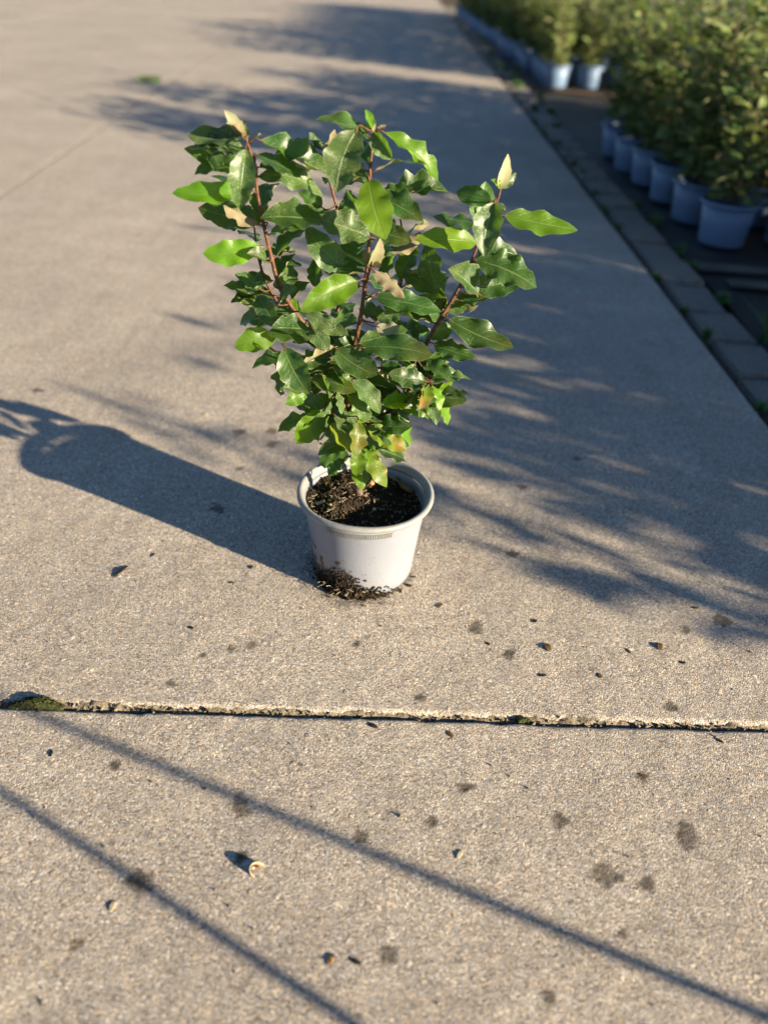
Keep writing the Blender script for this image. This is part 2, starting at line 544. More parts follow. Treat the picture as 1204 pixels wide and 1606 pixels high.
def slab(x0, x1, y0, y1, fine=None, seed=0, dz=0.0):
    if fine:
        xs = axis(x0, x1, max(x0, -0.72), min(x1, 0.82), 0.004, 0.12)
        ys = axis(y0, y1, fine[0], fine[1], 0.004, 0.12)
    else:
        xs = np.linspace(x0, x1, 40)
        ys = np.linspace(y0, y1, 60)
    X, Y = np.meshgrid(xs, ys)
    Z = relief(X, Y) * (1 if fine else .3) + dz
    # crumbled arris along the joints
    for d, fl in (((Y - y0, 1), (x1 - X, 4)) if y0 > -1 else ((y1 - Y, 2), (x1 - X, 4))):
        if not fine:
            break
        wv = 0.0025 + 0.006 * vnoise(X * 45 + fl, Y * 45, 8 + fl) ** 2
        t = np.clip(1 - d / wv, 0, 1)
        Z -= t * t * (0.002 + 0.005 * vnoise(X * 90, Y * 90, 18 + fl))
    S = np.zeros_like(X)
    if fine:
        for k, (p, r) in enumerate(STAINP):
            d = np.hypot(X - p.x, (Y - p.y)) / r
            d = d + (vnoise(X * 110, Y * 110, 40 + k) - 0.5) * 1.0 + (vnoise(X * 260, Y * 260, 41 + k) - 0.5) * 0.5
            S = np.maximum(S, np.clip((1.25 - d) * 2.8, 0, 1) * (0.86 + 0.14 * hash2(np.array([k]), np.array([3]), 2)[0]))
        # washed soil round the foot of the pot
        d = np.hypot(X + 0.012, Y + 0.012) / 0.085 + (vnoise(X * 70, Y * 70, 90) - 0.5) * 0.45
        S = np.maximum(S, np.clip((1.08 - d) * 2.2, 0, 1) * 0.75)
        S *= 0.60 + 0.40 * vnoise(X * 400, Y * 400, 99)
    ny, nx = X.shape
    V = np.stack([X, Y, Z], -1).reshape(-1, 3)
    i = np.arange(ny * nx).reshape(ny, nx)
    q = np.stack([i[:-1, :-1], i[:-1, 1:], i[1:, 1:], i[1:, :-1]], -1).reshape(-1, 4)
    # sides down to the bed
    ring = np.concatenate([i[0, :], i[1:, -1], i[-1, -2::-1], i[-2:0:-1, 0]])
    low = V[ring].copy()
    low[:, 2] = -0.05
    nb = len(V)
    nr_ = len(ring)
    V = np.concatenate([V, V[ring], low])
    k = np.arange(nr_); k2 = (k + 1) % nr_
    q = np.concatenate([q, np.stack([nb + k, nb + nr_ + k, nb + nr_ + k2, nb + k2], -1)])
    me = bpy.data.meshes.new('slab')
    me.vertices.add(len(V)); me.vertices.foreach_set('co', V.astype(np.float32).ravel())
    me.loops.add(len(q) * 4); me.loops.foreach_set('vertex_index', q.astype(np.int32).ravel())
    me.polygons.add(len(q)); me.polygons.foreach_set('loop_start', np.arange(0, len(q) * 4, 4, dtype=np.int32))
    me.update(calc_edges=True)
    a = me.attributes.new('stain', 'FLOAT', 'POINT')
    a.data.foreach_set('value', np.concatenate([S.ravel(), np.zeros(2 * len(low))]).astype(np.float32))
    return meshobj('slab', me, M['concrete'], drive)


G = 0.0042
XS = [-9.5, -7.45, -5.4, -3.35, -1.29, 0.82]
YS = [-5.25, -0.293, 4.66, 9.6, 14.55, 19.5, 24.5]
for a in range(len(XS) - 1):
    for b in range(len(YS) - 1):
        x0, x1, y0, y1 = XS[a] + .006, XS[a + 1] - (.006 if a < 4 else .003), YS[b] + (G if b == 1 else .011), YS[b + 1] - (G if b == 0 else .011)
        near = (a == len(XS) - 2 and b in (0, 1))
        slab(x0, x1, y0, y1, ((-0.75, -0.28) if b == 0 else (-0.30, 0.55)) if near else None, a * 7 + b,
             -0.0012 if b == 0 else 0.0)
# dirt washed into the other joints, nearly flush with the slabs
for x in XS[1:-1]:
    tag(obj('joint_dirt', [(x - .01, -5, -.0015), (x + .01, -5, -.0015), (x + .01, 24, -.0015), (x - .01, 24, -.0015)], [(0, 1, 2, 3)], M['old_joint'], drive), kind='stuff')
for yy in YS[2:-1]:
    tag(obj('joint_dirt', [(-9.4, yy - .01, -.0018), (.81, yy - .01, -.0018), (.81, yy + .013, -.0018), (-9.4, yy + .013, -.0018)], [(0, 1, 2, 3)], M['old_joint'], drive), kind='stuff')

# sandy filler in the near joint: a crumbly strip, higher against the far slab
n = 700
V, F = [], []
for i in range(n + 1):
    x = -1.28 + 2.09 * i / n
    hh = [vnoise(np.array([x * k]), np.array([0.0]), s)[0] for k, s in ((40, 1), (160, 2), (330, 3))]
    k = 0.5 * hh[0] + 0.3 * hh[1] + 0.35 * hh[2]
    V += [(x, -0.293 - 0.008, -0.020), (x, -0.293 - 0.002 + 0.003 * (hh[1] - .5), -0.010 + 0.004 * k),
          (x, -0.293 + 0.002 + 0.004 * (hh[2] - .5), -0.0075 + 0.007 * k), (x, -0.293 + 0.0085, -0.0055 + 0.006 * k)]
for i in range(n):
    for j in range(3):
        a = i * 4 + j
        F.append((a, a + 4, a + 5, a + 1))
tag(obj('joint_filler', V, F, M['filler'], drive), kind='stuff')


def grains(name, items, mat, parent=None, label=None, cat=None, kind='stuff'):
    """many small angular lumps joined: items are (x, y, z, r)"""
    V, F = [], []
    oc = [(1, 0, 0), (-1, 0, 0), (0, 1, 0), (0, -1, 0), (0, 0, 1), (0, 0, -1)]
    of = [(0, 2, 4), (2, 1, 4), (1, 3, 4), (3, 0, 4), (2, 0, 5), (1, 2, 5), (3, 1, 5), (0, 3, 5)]
    for x, y, z, r in items:
        b = len(V)
        a = random.uniform(0, 6.28)
        ca, sa = math.cos(a), math.sin(a)
        sx, sy, sz = (r * random.uniform(0.6, 1.5) for _ in range(3))
        for px, py, pz in oc:
            px, py, pz = px * sx + random.uniform(-.25, .25) * r, py * sy + random.uniform(-.25, .25) * r, pz * sz
            V.append((x + px * ca - py * sa, y + px * sa + py * ca, z + pz))
        F += [tuple(b + k for k in f) for f in of]
    o = obj(name, V, F, mat, parent, smooth=False)
    return tag(o, label, cat, kind=kind)


it = []
for i in range(650):
    x = random.uniform(-1.2, 0.8)
    it.append((x, -0.293 + random.gauss(0.001, 0.0035), random.uniform(-0.008, -0.002), random.uniform(0.0008, 0.0028)))
grains('joint_crumbs', it, M['filler'], drive)
it = []
for i in range(260):
    x = random.uniform(-1.2, 0.8)
    it.append((x, -0.293 + random.gauss(0.0, 0.004), random.uniform(-0.007, -0.001), random.uniform(0.0008, 0.0030)))
grains('joint_dirt', it, M['crumb'], drive)


def moss(p, rx, ry, h, label, seed):
    V, F = [], []
    nr, na = 12, 40
    V.append((0, 0, h))
    rnd = random.Random(seed)
    for i in range(1, nr + 1):
        t = i / nr
        for k in range(na):
            a = 2 * math.pi * k / na
            wob = 1 + 0.25 * math.sin(3 * a + seed) + 0.15 * math.sin(7 * a + 2 * seed)
            z = h * (1 - t ** 2.2) * rnd.uniform(0.55, 1.25) - (0.004 if i == nr else 0)
            V.append((rx * t * wob * math.cos(a), ry * t * wob * math.sin(a), z))
    for k in range(na):
        F.append((0, 1 + k, 1 + (k + 1) % na))
    for i in range(nr - 1):
        for k in range(na):
            F.append((1 + i * na + k, 1 + (i + 1) * na + k, 1 + (i + 1) * na + (k + 1) % na, 1 + i * na + (k + 1) % na))
    o = obj('moss_clump', V, F, M['moss'], smooth=False)
    o.location = p
    return tag(o, label, 'moss')


moss(on_ground(58, 1103), 0.030, 0.0095, 0.006, 'large dark green moss cushion growing in the concrete joint', 3)
moss(on_ground(818, 1127), 0.008, 0.005, 0.001, 'tiny olive moss tuft in the joint of the concrete', 8)

# ------------------------------------------------------------------ kerb, beds
kerb = tag(obj('kerb', [(0.835, -4, -0.06), (0.995, -4, -0.06), (0.995, 16, -0.06), (0.835, 16, -0.06)], [(0, 1, 2, 3)], M['earth'], smooth=False), kind='structure')


def block_mesh(lx, ly, lz, bev, seed):
    bm = bmesh.new()
    bmesh.ops.create_cube(bm, size=1)
    bmesh.ops.scale(bm, verts=bm.verts, vec=(lx, ly, lz))
    bmesh.ops.bevel(bm, geom=bm.edges[:], offset=bev, segments=2, affect='EDGES')
    rnd = random.Random(seed)
    for v in bm.verts:
        v.co += Vector((rnd.uniform(-1, 1), rnd.uniform(-1, 1), rnd.uniform(-1, 1))) * bev * 0.18
    me = bpy.data.meshes.new('kerb_block')
    bm.to_mesh(me); bm.free()
    me.materials.append(M['kerb'])
    return me


kms = [block_mesh(0.128, 0.196, 0.08, 0.006, s) for s in range(5)]
y = -1.4
while y < 13:
    o = bpy.data.objects.new('kerb_block', random.choice(kms))
    COL.objects.link(o)
    o.parent = kerb
    o.location = (0.908 + random.uniform(-.004, .004), y, -0.046 + random.uniform(-.007, .006))
    o.rotation_euler = (random.uniform(-.035, .035), random.uniform(-.05, .05), random.uniform(-.025, .025))
    y += 0.206


def membrane(x0, x1, y0, y1, z, seed):
    xs = np.linspace(x0, x1, 50); ys = np.linspace(y0, y1, int((y1 - y0) / 0.06))
    V, F = [], []
    for j, yy in enumerate(ys):
        for i, xx in enumerate(xs):
            e = 0.0
            if i == 0:
                e = (vnoise(np.array([yy * 5.0]), np.array([0.]), seed)[0] - 0.5) * 0.035
            zz = z + (vnoise(np.array([xx * 6.]), np.array([yy * 6.]), seed)[0] - .5) * 0.014
            V.append((xx + e, yy, zz))
    nx = len(xs)
    for j in range(len(ys) - 1):
        for i in range(nx - 1):
            a = j * nx + i
            F.append((a, a + 1, a + nx + 1, a + nx))
    return tag(obj('weed_membrane', V, F, M['membrane']), kind='structure')


membrane(0.985, 6.0, -3.0, 13.0, -0.025, 3)


def board(p0, p1, wd, th, mat, label):
    p0, p1 = Vector(p0), Vector(p1)
    L = (p1 - p0).length
    bm = bmesh.new()
    bmesh.ops.create_cube(bm, size=1)
    bmesh.ops.scale(bm, verts=bm.verts, vec=(L, wd, th))
    bmesh.ops.bevel(bm, geom=bm.edges[:], offset=0.003, segments=2, affect='EDGES')
    bmesh.ops.subdivide_edges(bm, edges=[e for e in bm.edges if e.calc_length() > L * .8], cuts=10)
    for v in bm.verts:
        v.co.z += 0.003 * math.sin(v.co.x * 4)
        v.co.y += 0.004 * math.sin(v.co.x * 3 + 1)
    o = bmobj('edging_board', bm, mat)
    o.location = (p0 + p1) / 2
    d = p1 - p0
    o.rotation_euler = (0, 0, math.atan2(d.y, d.x))
    return tag(o, label, 'board')


board((0.99, 1.565, -0.014), (3.2, 1.49, -0.014), 0.06, 0.010, M['timber'], 'weathered grey board lying on membrane right beside the front pots')
board((1.05, 1.425, -0.015), (3.2, 1.27, -0.015), 0.05, 0.010, M['timber'], 'weathered grey board lying on bare membrane apart from the pots')
board((0.995, 5.20, -0.012), (3.2, 4.75, -0.012), 0.06, 0.014, M['red_timber'], 'dull reddish brown board lying across the membrane between the two beds')


def grass_tuft(loc, n, h, spread, label, group=None, seed=0):
    rnd = random.Random(seed)
    V, F = [], []
    for i in range(n):
        a = rnd.uniform(0, 6.28)
        b = Vector((max(-.5, min(.5, rnd.gauss(0, .35))), max(-.5, min(.5, rnd.gauss(0, .35))), 0)) * spread * .8
        d = Vector((math.cos(a), math.sin(a), 0))
        s = Vector((-d.y, d.x, 0))
        hh = h * rnd.uniform(.5, 1.1)
        lean = rnd.uniform(.2, 1.0) * hh
        wd = rnd.uniform(.0015, .0045)
        k0 = len(V)
        for j in range(5):
            t = j / 4
            c = b + d * lean * t ** 1.7 + Vector((0, 0, hh * (t - .25 * t * t)))
            V += [c - s * wd * (1 - t * .9), c + s * wd * (1 - t * .9)]
        for j in range(4):
            F.append((k0 + 2 * j, k0 + 2 * j + 1, k0 + 2 * j + 3, k0 + 2 * j + 2))
    o = obj('grass_tuft', V, F, M['weed'])
    o.location = loc
    return tag(o, label, 'grass', group)


grass_tuft((1.03, 1.02, -.03), 70, 0.13, 0.06, 'tall loose tuft of green grass between kerb blocks and black membrane', None, 1)
kg = 'small weeds along the kerb'
kl = 'small low green weed in the gap between driveway and kerb'
rr = random.Random(5)
for yy in (0.60, 0.98, 1.16, 1.42, 1.95, 2.15, 2.42, 2.55, 2.72, 2.9, 3.1, 3.32, 3.6, 3.9, 4.3, 4.8, 5.6):
    grass_tuft((0.833 + rr.uniform(-.004, .012) + (0.03 if 2.3 < yy < 3.5 else 0), yy, -.01), rr.randint(40, 70), rr.uniform(.015, .04), rr.uniform(.02, .04), kl, kg, int(yy * 100))
for yy in (0.72, 0.84, 1.28, 1.55, 1.72, 2.05, 2.3):
    grass_tuft((0.985 + rr.uniform(-.012, .02), yy, -.02), rr.randint(40, 70), rr.uniform(.03, .07), rr.uniform(.02, .05), 'small green weed where the kerb blocks meet the black membrane', 'weeds along the membrane edge', 900 + int(yy * 100))
fg = 'weeds on the kerb between the beds'
for i in range(14):
    yy = rr.uniform(3.3, 9.0)
    grass_tuft((0.93 + rr.uniform(-.05, .14), yy, -.015), rr.randint(50, 80), rr.uniform(.03, .08), rr.uniform(.04, .06), 'leafy green weed on the kerb blocks near the farther pots', fg, 300 + i)
grass_tuft((-1.42, 4.66, -.005), 200, .05, .14, 'flat green grass patch where driveway joints cross', None, 77)

# ------------------------------------------------------------------ leaves
def leaf_geo(base, tip, width, nrm, rnd, nu=6, nv=9, wave=0.045, fold=0.12, bend=0.08, blunt=0.0, curl=0.0):
    """blade from base to tip: wavy margins, folded on the midrib, arched"""
    base, tip = Vector(base), Vector(tip)
    ax = tip - base
    L = ax.length
    ax /= L
    nrm = (nrm - ax * nrm.dot(ax))
    if nrm.length < 1e-3:
        nrm = ax.orthogonal()
    nrm.normalize()
    sd = ax.cross(nrm).normalized()
    ph = [rnd.uniform(0, 6.28) for _ in range(4)]
    fq = rnd.uniform(2.0, 3.6)
    sw = rnd.uniform(-.07, .07)
    tw_ = rnd.uniform(-.5, .5)
    V, UV, F = [], [], []
    for j in range(nv + 1):
        t = j / nv
        prof = (t ** 0.74) * ((1 - t) ** (0.92 - blunt)) * (3.10 - 1.35 * blunt)
        prof *= 1 + 0.07 * math.sin(t * fq * 9 + ph[2])
        hw = width * 0.5 * prof + 0.0003
        c = base + ax * (L * t) + nrm * (bend * L * 4 * t * (1 - t)) + sd * (sw * L * 4 * t * (1 - t)) - nrm * (curl * L * t ** 3)
        for i in range(nu + 1):
            s = 2 * i / nu - 1
            side = 0 if s < 0 else 1
            wv = wave * L * abs(s) ** 1.6 * math.sin(t * fq * 6.28 + ph[side]) * math.sin(math.pi * min(1, t * 1.05))
            V.append(c + (sd + nrm * (tw_ * (t - .4))) * (hw * s * (1 - .06 * abs(s))) + nrm * (fold * hw * abs(s) ** 1.3 * 2 + wv))
            UV.append((i / nu, t))
    for j in range(nv):
        for i in range(nu):
            a = j * (nu + 1) + i
            F.append((a, a + 1, a + nu + 2, a + nu + 1))
    return V, F, UV


# ------------------------------------------------------------------ main pot
HP = 0.140
pot = empty('plant_pot')
tag(pot, 'soil-splashed pale grey plastic pot standing alone on the concrete driveway', 'pot')
prof = [(0.0, 0.004), (0.060, 0.004), (0.066, 0.001), (0.0705, 0.002), (0.0728, 0.006), (0.0745, 0.020), (0.0800, 0.070), (0.0872, 0.122), (0.0880, 0.128),
        (0.0860, 0.1285), (0.0852, 0.122), (0.0780, 0.068), (0.0725, 0.022), (0.070, 0.010), (0.0, 0.010)]
V, F = lathe(prof, 96)
body = obj('body', V, F, M['pot'], pot)
# rolled lip
rp = []
for k in range(14):
    a = 2 * math.pi * k / 14
    rp.append((0.0925 + 0.0055 * math.cos(a), 0.1335 + 0.0062 * math.sin(a)))
rp2 = [(0.0860, 0.1285), (0.0885, 0.1285)] + [(0.0934 + 0.0044 * math.cos(t), 0.1352 + 0.0047 * math.sin(t)) for t in np.linspace(-1.75, 3.3, 14)] + [(0.0862, 0.1315)]
V, F = lathe(rp2, 96, closed=True)
# the lip is bent a little out of true
V = [(x * (1 + .006 * math.sin(2 * math.atan2(y, x) + .5)), y * (1 - .006 * math.sin(2 * math.atan2(y, x) + .5)), z + .0012 * math.sin(3 * math.atan2(y, x))) for x, y, z in V]
obj('rim', V, F, M['rim'], pot)
# stacking ring inside
V, F = lathe([(0.0835, 0.109), (0.0842, 0.1115), (0.0826, 0.113), (0.0820, 0.110)], 96, closed=True)
obj('inner_ring', V, F, M['pot'], pot)
# band of small upright ridges under the lip
V, F = [], []
k = 0
a = R(-127)
while a < R(-62):
    r0, r1 = 0.0862, 0.0883
    z0, z1 = 0.1150, 0.1235
    da = 0.0105
    b = len(V)
    for r_ in (r0, r1):
        for an in (a - da, a + da):
            for z in (z0, z1):
                rr_ = r_ - (0.1235 - z) * 0.125
                V.append((rr_ * math.cos(an), rr_ * math.sin(an), z))
    F += [(b + 4, b + 6, b + 7, b + 5), (b, b + 4, b + 5, b + 1), (b + 2, b + 3, b + 7, b + 6), (b + 1, b + 5, b + 7, b + 3), (b, b + 2, b + 6, b + 4)]
    a += R(2.1)
gv_, gf_ = [], []
for i in range(41):
    an = R(-127 + 65 * i / 40)
    for z in (.1148, .1236):
        rr_ = 0.0874 - (0.1235 - z) * 0.125
        gv_.append((rr_ * math.cos(an), rr_ * math.sin(an), z))
for i in range(40):
    gf_.append((2 * i, 2 * i + 2, 2 * i + 3, 2 * i + 1))
obj('rib_shade_band', gv_, gf_, M['rib_shade'], pot)  # backing strip that paints the dark gaps shaded by the ridges
tag(obj('ridge_band', V, F, M['rim'], pot, smooth=False), kind='stuff')

# soil in the pot
SZ = 0.112


def soil_h(x, y):
    X, Y = np.array([x]), np.array([y])
    return SZ - 0.10 * x + 0.010 * vnoise(X * 22 + 3, Y * 22, 1)[0] + 0.008 * vnoise(X * 60, Y * 60, 2)[0] - 0.006 + 0.007 * max(0, 1 - math.hypot(x + .02, y + .005) / 0.05)


V, F = [(0, 0, soil_h(0, 0))], []
nr, na = 26, 84
for i in range(1, nr + 1):
    r = 0.0845 * i / nr
    for k in range(na):
        a = 2 * math.pi * k / na
        x, y = r * math.cos(a), r * math.sin(a)
        V.append((x, y, soil_h(x, y)))
for k in range(na):
    F.append((0, 1 + k, 1 + (k + 1) % na))
for i in range(nr - 1):
    for k in range(na):
        F.append((1 + i * na + k, 1 + (i + 1) * na + k, 1 + (i + 1) * na + (k + 1) % na, 1 + i * na + (k + 1) % na))
soil = obj('potting_soil', V, F, M['soil'])
tag(soil, 'dark crumbly potting soil filling the pale grey pot', 'soil', kind='stuff')
it = []
for i in range(1700):
    r = 0.083 * math.sqrt(random.random()); a = random.uniform(0, 6.28)
    x, y = r * math.cos(a), r * math.sin(a)
    it.append((x, y, soil_h(x, y) + random.uniform(-.0005, .002), random.uniform(.0006, .0026)))
grains('soil_crumbs', it, M['crumb'], soil)
it = []
for i in range(150):
    a = random.uniform(2.2, 4.6); r = random.uniform(.045, .083)
    x, y = r * math.cos(a), r * math.sin(a)
    it.append((x, y, soil_h(x, y) + random.uniform(0, .002), random.uniform(.0008, .0024)))
grains('moss_flecks', it, M['moss'], soil)
it = []
for i in range(90):
    r = 0.08 * math.sqrt(random.random()); a = random.uniform(0, 6.28)
    x, y = r * math.cos(a), r * math.sin(a)
    it.append((x, y, soil_h(x, y) + random.uniform(.0003, .002), random.uniform(.0006, .0022)))
grains('bark_flecks', it, M['wood'], soil)
V, F = [], []
for i in range(120):
    r = 0.08 * math.sqrt(random.random()); a = random.uniform(0, 6.28)
    x, y = r * math.cos(a), r * math.sin(a)
    d = random.uniform(0, 6.28); l = random.uniform(.004, .014)
    pts = [Vector((x + l * (t - .5) * math.cos(d) + random.uniform(-.001, .001), y + l * (t - .5) * math.sin(d) + random.uniform(-.001, .001), soil_h(x, y) + .002 + random.uniform(0, .0025))) for t in (0, .33, .66, 1)]
    v, f = tube(pts, [.00025] * 4, 4, False)
    b = len(V); V += v; F += [tuple(b + q for q in ff) for ff in f]
tag(obj('root_fibres', V, F, M['fibre'], soil), kind='stuff')


def chip(p, l, wd, th, rz, rx, mat, label, name='wood_chip', cat='wood chip', group=None):
    bm = bmesh.new()
    bmesh.ops.create_cube(bm, size=1)
    bmesh.ops.scale(bm, verts=bm.verts, vec=(l, wd, th))
    bmesh.ops.subdivide_edges(bm, edges=bm.edges[:], cuts=2, use_grid_fill=True)
    rnd = random.Random(int(abs(p[0]) * 1e5) + int(l * 1e5))
    for v in bm.verts:
        t = abs(v.co.x) / (l * .5)
        v.co.y *= 1 - .45 * t
        v.co += Vector((rnd.uniform(-1, 1) * l * .05, rnd.uniform(-1, 1) * wd * .14, rnd.uniform(-1, 1) * th * .3))
    o = bmobj(name, bm, mat, smooth=False)
    o.location = p
    o.rotation_euler = (rx, random.uniform(-.3, .3), rz)
    return tag(o, label, cat, group)


def sp(u, v, dz=.002):
    p = on_ground(u, v, SZ + .004)
    return (p.x, p.y, soil_h(p.x, p.y) + dz)


chip(sp(582, 762, .004), .012, .009, .006, 1.2, .4, M['wood'], 'chunky reddish wood chip at the foot of the stem')
chip(sp(590, 782), .009, .0045, .003, 0.4, .2, M['fibre'], 'pale flat wood chip lying on the soil before the stem')
chip(sp(587, 790), .008, .0035, .003, 1.5, .2, M['wood'], 'small tan wood splinter lying on the soil before the stem')
chip(sp(587, 799), .005, .004, .003, .2, .2, M['fibre'], 'small white crumb on the soil by the front of the pot')
chip(sp(502, 796), .012, .004, .002, .25, .2, M['fibre'], 'yellowish straw piece on the soil against the pot wall')
chip(sp(510, 789), .010, .005, .002, .1, .2, M['moss'], 'greenish withered leaf scrap on the soil beside the yellowish straw')
p = sp(634, 758, .004)
pts = [Vector(sp(618 + 33 * t, 746 + 26 * t + 12 * math.sin(t * 3.1), .004 + .004 * math.sin(t * 3.1))) for t in np.linspace(0, 1, 9)]
V, F = [], []
for i, q in enumerate(pts):
    wdt = .0045 * math.sin(math.pi * (i + .6) / 9.4)
    V += [q + Vector((.0, -.0006, .0016)), q + Vector((wdt * .9, wdt * 1.3, .006 * math.sin(math.pi * (i + .5) / 9)))]
for i in range(8):
    F.append((2 * i, 2 * i + 2, 2 * i + 3, 2 * i + 1))
o = obj('fallen_leaf', V, F, M['dry'])
sm_ = o.modifiers.new('thick', 'SOLIDIFY'); sm_.thickness = .0006
tag(o, 'curled dry brown leaf lying on the soil in the pot', 'leaf')

# soil clump stuck to the foot of the pot
it = []
for i in range(900):
    a = R(random.gauss(-108, 22))
    t = abs(random.gauss(0, 1))
    h = min(.055, t * .021) * max(0.1, 1 - abs(math.degrees(a) + 112) / 75)
    rr_ = 0.0735 + 0.107 * h + random.uniform(-.001, .0045) * (1 - h / .05) + (random.random() ** 2) * .004 * (h < .006)
    it.append((rr_ * math.cos(a), rr_ * math.sin(a), max(.0008, h), random.uniform(.0006, .0024)))
for i in range(60):
    a = R(random.uniform(-215, -60))
    rr_ = 0.074 + random.random() ** 2 * .018
    it.append((rr_ * math.cos(a), rr_ * math.sin(a), .0008, random.uniform(.0006, .0019)))
grains('soil_clump', it, M['crumb'], None, 'dark damp soil clump stuck to the foot of the pale pot', 'soil')
V, F = [], []
for i in range(26):
    a = R(random.gauss(-110, 22)); r = .078 + random.random() * .006; z = .002 + random.random() * .016
    p = Vector((r * math.cos(a), r * math.sin(a), z))
    d = Vector((random.uniform(-1, 1), random.uniform(-1, .2), random.uniform(-.3, 1))).normalized()
    v, f = tube([p, p + d * .004, p + d * .008 + Vector((0, 0, -.0015))], [.0003] * 3, 4, False)
    b = len(V); V += v; F += [tuple(b + q for q in ff) for ff in f]
tag(obj('root_hairs', V, F, M['fibre'], bpy.data.objects['soil_clump']), kind='stuff')

# ------------------------------------------------------------------ main shrub
shrub = empty('shrub', (0, 0, SZ))
tag(shrub, 'leafy evergreen shrub with wavy green leaves growing in the pale grey pot', 'shrub')
OFF = Vector((0, 0, -SZ))
STEMS = [
    ('stem', 'bark_old', .0055, .0045, [(563, 775, -.012), (561, 722, -.006), (563, 692, -.002), (567, 670, 0)]),
    ('branch', 'bark', .0036, .0014, [(567, 670, 0), (548, 640, -.002), (536, 600, -.01), (515, 560, -.012), (478, 510, -.008), (441, 455, -.012), (426, 405, -.018), (412, 345, -.022), (403, 300, -.024), (401, 262, -.026), (389, 228, -.028), (386, 212, -.028)]),
    ('branch', 'bark', .0036, .0014, [(567, 670, 0), (550, 625, .012), (544, 580, .018), (556, 540, .012), (565, 500, .004), (572, 450, -.0015), (577, 400, -.006), (580, 330, -.006), (580, 270, -.006), (585, 222, -.0015), (588, 207, -.0015)]),
    ('branch', 'bark', .0034, .0014, [(567, 670, 0), (598, 655, .0), (628, 634, .004), (650, 590, .012), (668, 540, .014), (690, 500, .014), (712, 465, .014), (735, 420, .012), (750, 380, .010), (766, 345, .006), (780, 312, .004), (784, 297, .004)]),
    ('branch', 'bark', .0030, .0012, [(550, 625, .012), (536, 560, .04), (530, 500, .06), (533, 440, .07), (538, 380, .07), (529, 330, .07), (518, 288, .068), (509, 252, .066), (506, 236, .066)]),
    ('branch', 'bark', .0024, .0010, [(478, 510, -.008), (447, 490, .02), (424, 455, .03), (410, 422, .032), (402, 385, .034), (398, 345, .036)]),
    ('branch', 'bark', .0020, .0010, [(572, 450, -.0015), (575, 438, -.02), (582, 418, -.03)]),
    ('branch', 'bark', .0022, .0009, [(628, 634, .004), (650, 620, -.015), (668, 604, -.028), (678, 592, -.03)]),
    ('branch', 'bark', .0020, .0009, [(690, 500, .014), (696, 470, .03), (686, 430, .045), (676, 395, .05)]),
    ('branch', 'bark', .0022, .0010, [(556, 540, .012), (600, 520, .05), (622, 470, .07), (632, 420, .085), (630, 360, .09), (622, 318, .09)]),
    ('branch', 'bark', .0020, .0009, [(536, 600, -.01), (505, 600, -.03), (480, 590, -.045), (458, 566, -.05)]),
    ('branch', 'bark', .0018, .0008, [(548, 640, -.002), (520, 655, -.02), (500, 660, -.028)]),
]
NODES = []   # (point, u, v) along every stem
for nm, mt, r0, r1, pp in STEMS:
    P3 = spline([at(*q) for q in pp], 5)
    rad = [r0 + (r1 - r0) * (i / (len(P3) - 1)) for i in range(len(P3))]
    # slight swelling at the nodes
    rad = [r * (1.12 if i % 5 == 0 else 1.0) for i, r in enumerate(rad)]
    v, f = tube(P3, rad, 8)
    v = [q + OFF for q in v]
    obj(nm, v, f, M[mt], shrub)
    NODES += P3

NV = {'F': (0, -.83, .56), 'L': (.62, -.62, .48), 'l': (.35, -.70, .62), 'D': (-.50, -.52, .69), 'T': (0, -.30, .95),
      'U': (.10, .62, -.78), 'S': (.88, -.35, .30), 'W': (-.75, -.45, .48)}
